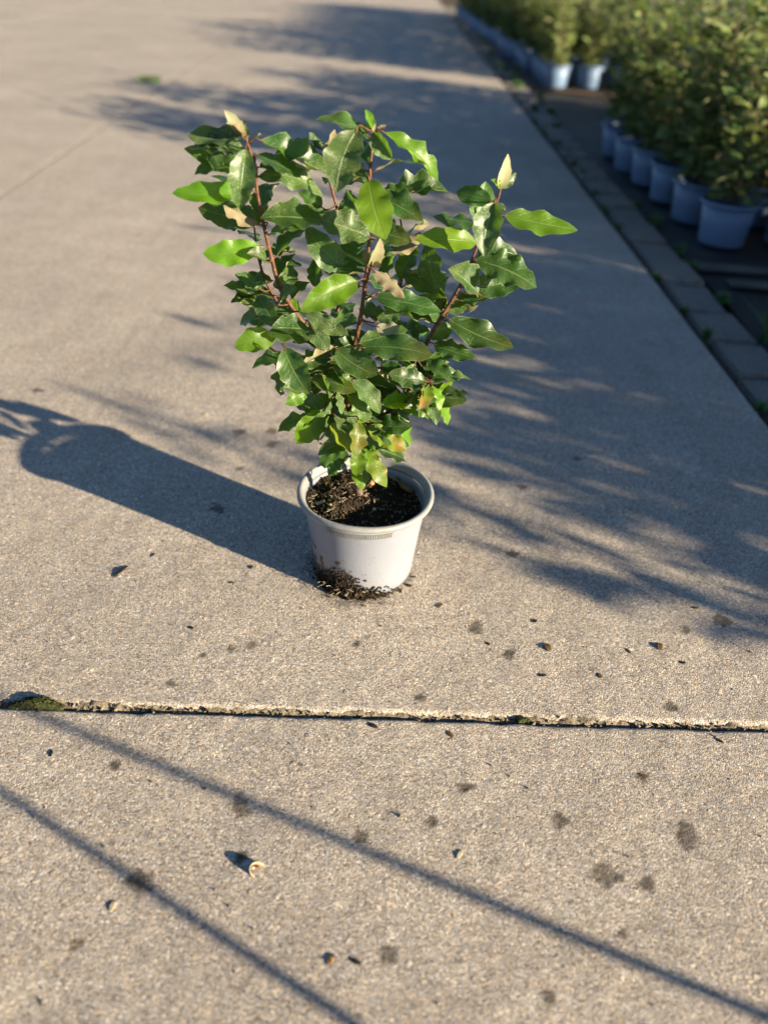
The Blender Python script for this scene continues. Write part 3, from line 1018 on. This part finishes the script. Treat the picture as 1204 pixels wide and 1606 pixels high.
# base u, v; tip u, v; width (all photo pixels); depth at base, depth change to tip; facing; look; arch
g_, s_, l_, y_, c_, t_ = 'leaf', 'leaf_sage', 'leaf_lime', 'leaf_yellow', 'leaf_young', 'leaf_tan'
LEAVES = [
    (366, 272, 290, 231, 30, -.01, -.01, 'D', g_), (392, 300, 270, 302, 34, -.03, -.02, 'L', l_), (386, 233, 375, 328, 45, -.045, -.02, 'F', s_),
    (385, 214, 352, 173, 18, -.028, 0, 'L', c_), (382, 216, 355, 192, 11, -.034, -.005, 'L', c_), (390, 227, 415, 210, 17, -.02, .02, 'W', s_),
    (408, 220, 517, 268, 33, -.03, .01, 'D', g_), (407, 246, 505, 262, 19, -.018, .02, 'U', s_), (404, 277, 511, 300, 34, -.02, .015, 'l', s_),
    (509, 347, 414, 330, 40, -.02, -.03, 'D', g_), (433, 402, 481, 352, 36, -.01, .03, 'D', g_), (408, 386, 319, 396, 42, -.03, -.02, 'L', l_),
    (412, 348, 310, 324, 42, -.005, .02, 'D', g_), (408, 353, 348, 322, 18, -.03, -.02, 'U', t_), (412, 345, 418, 286, 40, .01, .03, 'D', g_),
    (420, 327, 437, 282, 24, .02, .03, 'W', s_), (417, 410, 388, 398, 24, -.03, -.02, 'l', s_), (433, 440, 462, 396, 34, .0, .02, 'D', g_),
    (497, 452, 498, 402, 40, .03, .02, 'D', g_), (560, 204, 527, 296, 56, -.04, -.04, 'F', s_), (578, 281, 603, 373, 64, -.045, -.04, 'F', l_),
    (581, 372, 500, 344, 44, -.03, -.01, 'l', s_), (561, 434, 480, 356, 46, -.01, .01, 'D', s_), (561, 441, 471, 488, 46, -.05, -.04, 'L', l_),
    (566, 336, 541, 296, 36, .02, .02, 'W', s_), (506, 237, 526, 204, 12, .066, 0, 'L', t_), (587, 226, 589, 194, 13, -.008, 0, 'F', t_),
    (584, 207, 614, 251, 31, -.012, -.01, 'W', s_), (602, 208, 692, 280, 25, .0, .01, 'L', l_), (612, 312, 702, 290, 36, .06, .01, 'D', g_),
    (612, 395, 660, 364, 21, .03, .02, 'U', t_), (582, 418, 596, 373, 20, -.03, -.005, 'L', c_), (585, 424, 634, 468, 23, -.035, -.015, 'U', t_),
    (747, 381, 648, 378, 36, -.0, -.02, 'l', l_), (750, 367, 765, 284, 44, .012, .02, 'l', s_), (775, 318, 759, 401, 47, -.02, -.03, 'F', s_),
    (783, 298, 796, 241, 20, .004, 0, 'L', c_), (790, 338, 908, 358, 37, .005, .0, 'L', l_), (745, 408, 841, 451, 52, .005, -.02, 'l', g_),
    (728, 450, 822, 432, 42, .012, .02, 'l', g_), (694, 472, 664, 382, 38, .03, .01, 'W', s_), (750, 461, 702, 422, 32, -.005, -.03, 'l', s_),
    (627, 440, 654, 386, 40, .05, .02, 'D', g_), (602, 447, 620, 394, 34, .03, .02, 'D', g_), (404, 464, 430, 513, 36, -.02, -.025, 'D', g_),
    (406, 480, 371, 459, 22, .02, .0, 'D', s_), (405, 452, 368, 431, 19, .02, .0, 'L', s_), (440, 474, 468, 453, 32, -.02, -.01, 'D', s_),
    (433, 530, 368, 545, 40, -.02, -.02, 'l', l_), (420, 545, 444, 582, 24, -.01, .01, 'D', g_), (484, 517, 426, 514, 44, -.04, -.03, 'D', g_),
    (446, 546, 486, 618, 52, -.06, -.03, 'F', g_), (482, 615, 450, 634, 32, -.045, -.02, 'L', l_), (480, 490, 544, 525, 29, -.04, -.02, 'l', s_),
    (486, 508, 516, 549, 36, -.03, -.015, 'D', s_), (527, 547, 592, 588, 42, -.03, -.03, 'l', g_), (569, 545, 677, 556, 42, -.04, -.02, 'l', g_),
    (519, 576, 548, 614, 32, -.035, -.015, 'S', s_), (552, 596, 598, 646, 32, -.035, -.02, 'L', s_), (505, 588, 521, 623, 27, -.045, -.02, 'S', s_),
    (529, 612, 535, 650, 24, -.045, -.015, 'S', s_), (553, 617, 578, 661, 29, -.03, -.02, 'L', s_), (518, 628, 494, 656, 26, -.035, -.01, 'S', s_),
    (507, 642, 465, 695, 42, -.025, -.01, 'l', l_), (525, 652, 556, 691, 29, -.035, -.02, 'L', s_), (518, 664, 550, 711, 29, -.04, -.02, 'L', y_),
    (560, 661, 556, 717, 27, -.045, -.02, 'L', y_), (560, 704, 559, 747, 34, -.03, -.015, 'F', l_), (552, 742, 572, 766, 24, -.028, -.01, 'L', l_),
    (577, 714, 610, 762, 36, -.025, -.02, 'L', y_), (573, 691, 614, 696, 34, -.02, -.01, 'l', s_), (576, 668, 640, 704, 34, -.015, -.015, 'l', y_),
    (540, 720, 514, 746, 22, -.01, -.01, 'D', g_), (588, 466, 692, 488, 36, -.02, -.01, 'l', g_), (704, 501, 805, 546, 46, .0, -.025, 'l', g_),
    (680, 539, 746, 561, 32, .0, -.02, 'l', g_), (660, 571, 707, 594, 40, -.01, -.03, 'l', g_), (595, 577, 634, 589, 24, -.02, -.01, 'D', g_),
    (651, 571, 639, 602, 28, -.02, -.02, 'l', s_), (680, 616, 711, 597, 26, -.028, .0, 'S', l_), (660, 609, 678, 661, 28, -.035, -.015, 'S', s_),
    (682, 631, 706, 664, 33, -.028, -.01, 'S', l_), (649, 620, 631, 641, 26, -.02, -.01, 'L', s_), (621, 648, 646, 697, 30, .01, .0, 'S', l_),
    (625, 640, 641, 669, 17, -.005, -.01, 'L', s_), (600, 615, 627, 637, 36, .02, .01, 'D', g_), (553, 596, 582, 590, 22, .015, .02, 'U', s_),
    (655, 531, 647, 503, 24, .03, .02, 'D', g_), (672, 531, 709, 510, 28, .01, .02, 'l', s_), (592, 502, 628, 478, 28, -.01, .0, 'L', s_),
    (590, 512, 640, 520, 26, -.02, -.02, 'U', s_), (604, 492, 614, 460, 24, .0, .01, 'S', s_), (700, 497, 690, 462, 32, .02, .02, 'D', s_),
    (505, 325, 468, 300, 34, .03, .0, 'D', g_), (530, 330, 566, 312, 30, .06, .02, 'D', g_), (536, 400, 500, 392, 34, .06, .03, 'D', g_),
    (470, 500, 452, 466, 30, .01, .03, 'D', g_), (520, 500, 556, 470, 40, .05, .03, 'D', g_), (490, 560, 470, 600, 36, .0, .02, 'D', g_),
    (560, 640, 590, 660, 28, .02, .03, 'D', g_), (600, 560, 625, 600, 34, .03, .03, 'D', g_), (645, 470, 690, 500, 34, .05, .03, 'D', g_),
    (716, 470, 738, 486, 26, .02, .03, 'T', g_), (612, 640, 590, 620, 26, .03, .02, 'D', s_), (400, 345, 345, 352, 34, .03, .02, 'D', g_),
    (548, 716, 500, 722, 26, .03, .03, 'D', g_), (588, 702, 640, 716, 28, .03, .03, 'D', g_), (556, 738, 600, 742, 24, .02, .03, 'D', g_),
    (426, 440, 376, 436, 22, .03, .02, 'D', g_), (440, 500, 372, 505, 30, .02, .02, 'D', g_), (460, 570, 434, 622, 22, .0, .03, 'D', g_),
    (500, 690, 486, 660, 24, .0, .02, 'D', g_), (458, 470, 486, 444, 34, .02, .03, 'D', g_), (640, 560, 610, 545, 30, .03, .02, 'D', g_),
]
rnd = random.Random(21)
leaf_specs = []
for (bu, bv_, tu, tv, wp, yb, dy, fc, mk) in LEAVES:
    b = at(bu, bv_, yb)
    t = at(tu, tv, yb + dy)
    nv_ = Vector(NV[fc]) + Vector((rnd.uniform(-.18, .18), rnd.uniform(-.15, .15), rnd.uniform(-.18, .18)))
    ax = (t - b).normalized()
    nn = (nv_ - ax * nv_.dot(ax)).normalized()
    vd = (CAM - b).normalized()
    wd = wp * (b - CAM).dot(FW) / CF / max(.62, abs(nn.dot(vd)))
    leaf_specs.append((b, t, min(wd * .95, (t - b).length * .60), nn, mk, fc))
# leaves on the far side and inside, growing out of the stems
cand = [p for p in NODES if p.z > .27]
cand2 = [p for p in NODES if .17 < p.z < .36]
for i in range(165):
    p = rnd.choice(cand if i < 100 else cand2)
    az = rnd.uniform(R(-25), R(205))
    dirv = Vector((math.cos(az), math.sin(az), rnd.uniform(-.3, .35))).normalized()
    b = p + dirv * .006
    L = rnd.uniform(.036, .064)
    nn = Vector((rnd.uniform(-.7, .7), rnd.uniform(-.9, .2), rnd.uniform(.3, 1))).normalized()
    leaf_specs.append((b, b + dirv * L, L * rnd.uniform(.45, .56), nn, rnd.choice([g_, g_, s_]), 'T'))
cand3 = [p for p in NODES if .15 < p.z < .33]
for i in range(48):
    p = rnd.choice(cand3)
    az = rnd.uniform(R(-150), R(40))
    dirv = Vector((math.cos(az), math.sin(az) * .6, rnd.uniform(-.75, .15))).normalized()
    b = p + dirv * .007
    L = rnd.uniform(.024, .044)
    nn = Vector((.6, -.55, .5)) + Vector((rnd.uniform(-.4, .4), rnd.uniform(-.3, .3), rnd.uniform(-.3, .3)))
    leaf_specs.append((b, b + dirv * L, L * rnd.uniform(.48, .6), nn.normalized(), rnd.choice([s_, s_, l_, l_, y_]), 'L'))
for (u_, v_, y__) in ((386, 212, -.028), (588, 207, -.0015), (784, 297, .004), (506, 236, .066), (582, 418, -.03), (622, 318, .09), (398, 345, .036)):
    p = at(u_, v_, y__)
    for k in range(3):
        az = rnd.uniform(0, 6.28)
        dirv = Vector((math.cos(az) * .7, math.sin(az) * .7, rnd.uniform(.2, 1.0))).normalized()
        L = rnd.uniform(.012, .026)
        leaf_specs.append((p + dirv * .002, p + dirv * (.002 + L), L * .42, Vector((rnd.uniform(-.5, .8), -.6, .5)), rnd.choice([t_, t_, s_, l_]), 'L'))
for (b, t, wd, nn, mk, fc) in leaf_specs:
    bud = mk in (c_,)
    V, F, UV = leaf_geo(b, t, wd, nn, rnd, 6, 14, wave=0.010 if bud else rnd.uniform(.04, .10), fold=.28 if bud else rnd.uniform(-.05, .38),
                        bend=.02 if bud else rnd.uniform(-.03, .11), blunt=0 if bud else rnd.uniform(0, .22), curl=0 if bud else rnd.uniform(-.05, .16))
    # stalk to the nearest point of a stem
    q = min(NODES, key=lambda s: (s - b).length + max(0, s.z - b.z + .002) * 1.5)
    ax = (t - b).normalized()
    dist = (q - b).length
    V = [Vector(z) + OFF for z in V]
    lf = obj('leaf_bud' if bud else 'leaf', V, F, M[mk], shrub, True, UV)
    if dist < .075:
        mid = b - ax * min(.006, dist * .4)
        tv_, tf = tube([z + OFF for z in spline([q, (q + mid) / 2 + Vector((0, 0, -.001)), mid, b + ax * .004], 3)], [.0011] * 4 + [.0009] * 6, 5, False)
        obj('stalk', tv_, tf, M['bark'], lf)

# ------------------------------------------------------------------ nursery stock in the beds
def nursery_pot():
    root = empty('nursery_pot')
    V, F = lathe([(0, .004), (.070, .002), (.0735, .006), (.0800, .070), (.0875, .128), (.0855, .1285), (.0780, .068), (.071, .012), (0, .010)], 36)
    obj('body', V, F, M['back_pot'], root)
    V, F = lathe([(.0862, .124), (.093, .1255), (.098, .130), (.0975, .137), (.093, .140), (.087, .137), (.0855, .129)], 36, closed=True)
    obj('rim', V, F, M['back_pot'], root)
    V, F = lathe([(0, .118), (.03, .120), (.06, .114), (.085, .112)], 24)
    obj('soil', V, F, M['soil'], root)
    return root


def nursery_shrub(seed, h, shoots=None, low=.08):
    rnd = random.Random(seed)
    root = empty('nursery_shrub')
    V, F, UV = [], [], []
    for s in range(shoots or rnd.randint(8, 10)):
        a = rnd.uniform(0, 6.28)
        sp_ = rnd.uniform(.05, .20)
        hh = h * rnd.uniform(.72, 1.1)
        top = Vector((sp_ * math.cos(a), sp_ * math.sin(a), .12 + hh))
        m1 = Vector((sp_ * .45 * math.cos(a + .4), sp_ * .45 * math.sin(a + .4), .12 + hh * .38))
        P3 = spline([Vector((rnd.uniform(-.015, .015), rnd.uniform(-.015, .015), .10)), m1, top], 6)
        v, f = tube(P3, [.0035 - .0025 * i / (len(P3) - 1) for i in range(len(P3))], 5)
        obj('stem', v, f, M['bark_old'], root)
        nl = int((46 if not shoots else 14) * hh / .5)
        for i in range(nl):
            t = rnd.uniform(low, 1)
            x = t * (len(P3) - 1)
            k = min(int(x), len(P3) - 2)
            p = P3[k].lerp(P3[k + 1], x - k)
            az = rnd.uniform(0, 6.28)
            d = Vector((math.cos(az), math.sin(az), rnd.uniform(-.25, .7))).normalized()
            L = rnd.uniform(.045, .082) * (1.0 if t < .9 else .7)
            b = p + d * rnd.uniform(.004, .03)
            nn = Vector((rnd.uniform(-.6, .6), rnd.uniform(-.6, .6), 1))
            v, f, uv = leaf_geo(b, b + d * L, L * rnd.uniform(.42, .55), nn, rnd, 2, 4, .04, .15, .05)
            k0 = len(V); V += v; UV += uv
            F += [tuple(k0 + z for z in ff) for ff in f]
    tag(obj('foliage', V, F, M['hedge'], root, True, UV), kind='stuff')
    return root


np_proto = nursery_pot()
ns_protos = [nursery_shrub(s, h) for s, h in ((1, .54), (2, .60), (3, .50), (4, .56), (5, .62))]
used = set()


def place(proto, x, y, z, rz, sc=1.0):
    o = proto if proto.name not in used else copy_tree(proto)
    used.add(proto.name)
    o.location = (x, y, z)
    o.rotation_euler = (0, 0, rz)
    o.scale = (sc, sc, sc)
    return o


def bed(spots, plabel, slabel, grp, size=1.0, front=()):
    for n_, (x, y) in enumerate(spots):
        z = -0.018
        p = place(np_proto, x, y, z, rr.uniform(0, 6.28))
        p.rotation_euler = (rr.gauss(0, .02), rr.gauss(0, .02), p.rotation_euler.z)
        tag(p, plabel if n_ >= len(front) else front[n_] % ('blue grey plastic nursery pot',), 'pot', 'pots ' + grp)
        s = place(rr.choice(ns_protos), x, y, z, rr.uniform(0, 6.28), rr.uniform(.88, 1.12) * size * (1.0 if n_ < len(front) or size < 1 else .88))
        tag(s, slabel if n_ >= len(front) else front[n_] % ('bushy shrub',), 'shrub', 'shrubs ' + grp)


j = lambda a: rr.uniform(-a, a)
# nearer bed: first column as seen along the kerb, then further columns
sp1 = [(1.165, 1.845), (1.150, 2.12), (1.145, 2.40), (1.135, 2.665), (1.115, 2.90), (1.125, 3.19)]
sp1x = [(1.20, 3.46), (1.33, 3.70), (1.42, 3.95), (1.52, 4.2), (1.62, 4.45)]
sp1 += sp1x
for c in range(1, 6):
    for r_ in range(6 if c < 2 else (10 if c < 4 else 6)):
        sp1.append((1.16 + .235 * c + j(.02), 1.80 + .265 * r_ + (.06 if c % 2 else 0) + j(.02)))
bed(sp1, 'blue grey plastic nursery pot behind the kerbside row between the grey and brown boards',
    'bushy nursery shrub behind the kerbside row between the grey and brown boards', 'in the nearer bed', 1.0,
    ['%s in the kerbside row, ' + k + ' from the grey boards' for k in ('first', 'second', 'third', 'fourth', 'fifth', 'sixth')])
sp2 = []
for r_ in range(22):
    y = 5.36 + .262 * r_
    for c in range(4):
        sp2.insert(r_ if c == 0 else len(sp2), (1.185 - .042 * (y - 5.3) + .24 * c + j(.02), y + j(.02) + (.08 if c % 2 else 0)))
bed(sp2, 'blue grey plastic nursery pot in the long bed beyond the brown board',
    'bushy nursery shrub in the long bed beyond the brown board', 'in the farther bed', 1.0,
    ['%s along the kerb beyond the brown board, ' + k + ' from that board' for k in ('first', 'second', 'third', 'fourth', 'fifth', 'sixth')])
sp3 = []
for r_ in range(13):
    for c in range(7):
        sp3.append((2.42 + .19 * c + j(.03), -1.13 + .185 * r_ + j(.03)))
bed(sp3, 'blue grey plastic nursery pot in the bed before the grey boards',
    'bushy nursery shrub in the bed before the grey boards', 'in the bed before the boards', .98)

lone = nursery_shrub(9, .78, 1, .78)
topz = max(v.co.z for ch in lone.children for v in ch.data.vertices)
lone.scale = (.86 / topz,) * 3
lone.location = (2.75, -1.365, -.018)
tag(lone, 'single tall thin shoot in the bed before the grey boards', 'shrub')

# ------------------------------------------------------------------ braced steel post outside the picture, whose shadow crosses the slab
o0 = Vector((1.08, -1.27, -.05))
post = empty('braced_post', o0)
tag(post, 'thin galvanised post with a slanting brace beside the driveway', 'post')
tp = Vector((1.08, -1.27, .56))
v, f = tube([Vector((0, 0, 0)), tp - o0], [.0058, .0058], 12); obj('pole', v, f, M['steel'], post)
foot = Vector((1.75, -.294 - .41 * (1.75 + .406), -.05))
topb = Vector((-1.02, -.294 - .41 * (-1.02 + .406), 0))
tb = topb + SUN * (.545 / SUN.z)
v, f = tube([foot - o0, tb - o0], [.0058, .0058], 12); obj('brace', v, f, M['steel'], post)

# ------------------------------------------------------------------ small things on the concrete
def shell(p):
    root = empty('snail_shell', p)
    tag(root, 'broken pale brown snail shell lying open on the concrete', 'snail shell')
    V, F = [], []
    n, m = 10, 32
    for i in range(n + 1):
        t = i / n
        for k in range(m):
            a = 2 * math.pi * k / m
            r = math.sin(t * 1.45) * (1 + .12 * math.cos(a - .6)) * (1 + .025 * math.sin(t * 16 + a))
            V.append((.0088 * r * math.cos(a) - .0025 * (1 - t), .0072 * r * math.sin(a), -.0056 * math.cos(t * 1.5)))
    for i in range(n):
        for k in range(m):
            F.append((i * m + k, i * m + (k + 1) % m, (i + 1) * m + (k + 1) % m, (i + 1) * m + k))
    s = obj('cup', V, F, M['shell'], root)
    so_ = s.modifiers.new('thick', 'SOLIDIFY'); so_.thickness = .0006
    lp = [Vector(q) for q in V[n * m:]]
    v, f = tube(lp + [lp[0]], [.00055] * (m + 1), 6, False)
    obj('lip', v, f, M['fibre'], root)
    dv = [Vector((x * .9 + .0004, y * .9, z + .0009)) for x, y, z in V[2 * m:7 * m]]
    df = [f_ for f_ in F if max(f_) < 5 * m]
    obj('dirt', dv, df, M['crumb'], root)
    rot = Matrix.Rotation(R(36), 3, 'Y') @ Matrix.Rotation(R(28), 3, 'X')
    root.rotation_euler = rot.to_euler()
    root.location.z = surf(p[0], p[1]) - min((rot @ Vector(q)).z for q in V) - .0046
    return root


q = on_ground(403, 1366)
shell((q.x, q.y, 0))


def bit(u, v, l, wd, rz, mat, label, kind='leaf_scrap', cat='leaf scrap', group=None, arch=.15):
    p = on_ground(u, v)
    r_ = random.Random(u * 7 + v)
    V, F = [], []
    n, m = 8, 4
    for i in range(n + 1):
        t = i / n
        hw = wd * .5 * math.sin(math.pi * (t * .9 + .05)) ** .7
        for k in range(m + 1):
            s = 2 * k / m - 1
            V.append((l * (t - .5), hw * s + r_.uniform(-.0003, .0003), .0005 + arch * l * .3 * math.sin(math.pi * t) + hw * .12 * s * s + r_.uniform(-.0003, .0003)))
    for i in range(n):
        for k in range(m):
            a = i * (m + 1) + k
            F.append((a, a + 1, a + m + 2, a + m + 1))
    o = obj(kind, V, F, mat)
    so_ = o.modifiers.new('thick', 'SOLIDIFY'); so_.thickness = .0006
    o.location = (p.x, p.y, surf(p.x, p.y) - .0004)
    o.rotation_euler = (r_.uniform(-.06, .06), 0, rz)
    return tag(o, label, cat, group)


bit(1033, 1015, .013, .010, 1.4, M['dry'], 'small curled brown leaf scrap standing on edge on bare concrete', arch=.4)
bit(858, 1016, .016, .010, 1.9, M['dry'], 'crumpled dark leaf scrap on the lit concrete before the pot', arch=.3)
bit(585, 1138, .013, .006, -.5, M['dark_bit'], 'flat black leaf scrap right below the concrete joint')
bit(190, 897, .030, .006, 1.1, M['dark_bit'], 'thin dark curled twig scrap beside the shadow of the pot', 'twig_scrap', 'twig', arch=.15)
dg = 'dark specks of debris on the driveway'
dl = 'tiny dark scrap of plant debris lying on the driveway concrete'
for k, (u, v) in enumerate([(706, 1151), (558, 1508), (1128, 1161), (364, 914), (394, 890), (1070, 1040), (985, 1022), (838, 975), (765, 1010), (1008, 1216),
                            (520, 1505), (850, 1060), (940, 1060), (640, 918), (648, 905), (690, 950), (300, 985), (80, 1180), (1090, 955), (240, 870)]):
    bit(u, v, rnd.uniform(.006, .012), rnd.uniform(.003, .006), rnd.uniform(0, 3), M['dark_bit'] if k % 3 else M['dry'], dl, 'debris', 'debris', dg, .02)
bit(321, 651, .014, .008, .3, M['fibre'], 'pale dry flake on the sunny concrete behind the pot shadow', 'dry_flake', 'flake', arch=.06)
bit(176, 1420, .011, .006, 1.5, M['fibre'], 'pale straw flake on the concrete between the two thin shadows', 'dry_flake', 'flake', arch=.06)
bit(720, 1340, .012, .005, 1.0, M['fibre'], 'pale yellowish flake lying just above the longer thin shadow', 'dry_flake', 'flake', arch=.06)
bit(518, 1505, .010, .006, 1.2, M['wood'], 'orange brown bark flake on the concrete near the shorter thin shadow', 'bark_flake', 'flake', arch=.06)
# loose grit lying on the slab
it = []
for i in range(600):
    x = random.uniform(-.75, .8); yy = -0.72 + 1.9 * random.random() ** 1.5
    if abs(yy + .293) < .01 or math.hypot(x, yy) < .1:
        continue
    it.append((x, yy, surf(x, yy) + .0002, random.choice([.0006, .0008, .001, .0012, .0018]) * random.uniform(.7, 1.2)))
grit = grains('loose_grit', it, M['filler'], None, 'fine sandy grit scattered over the driveway concrete', 'grit')
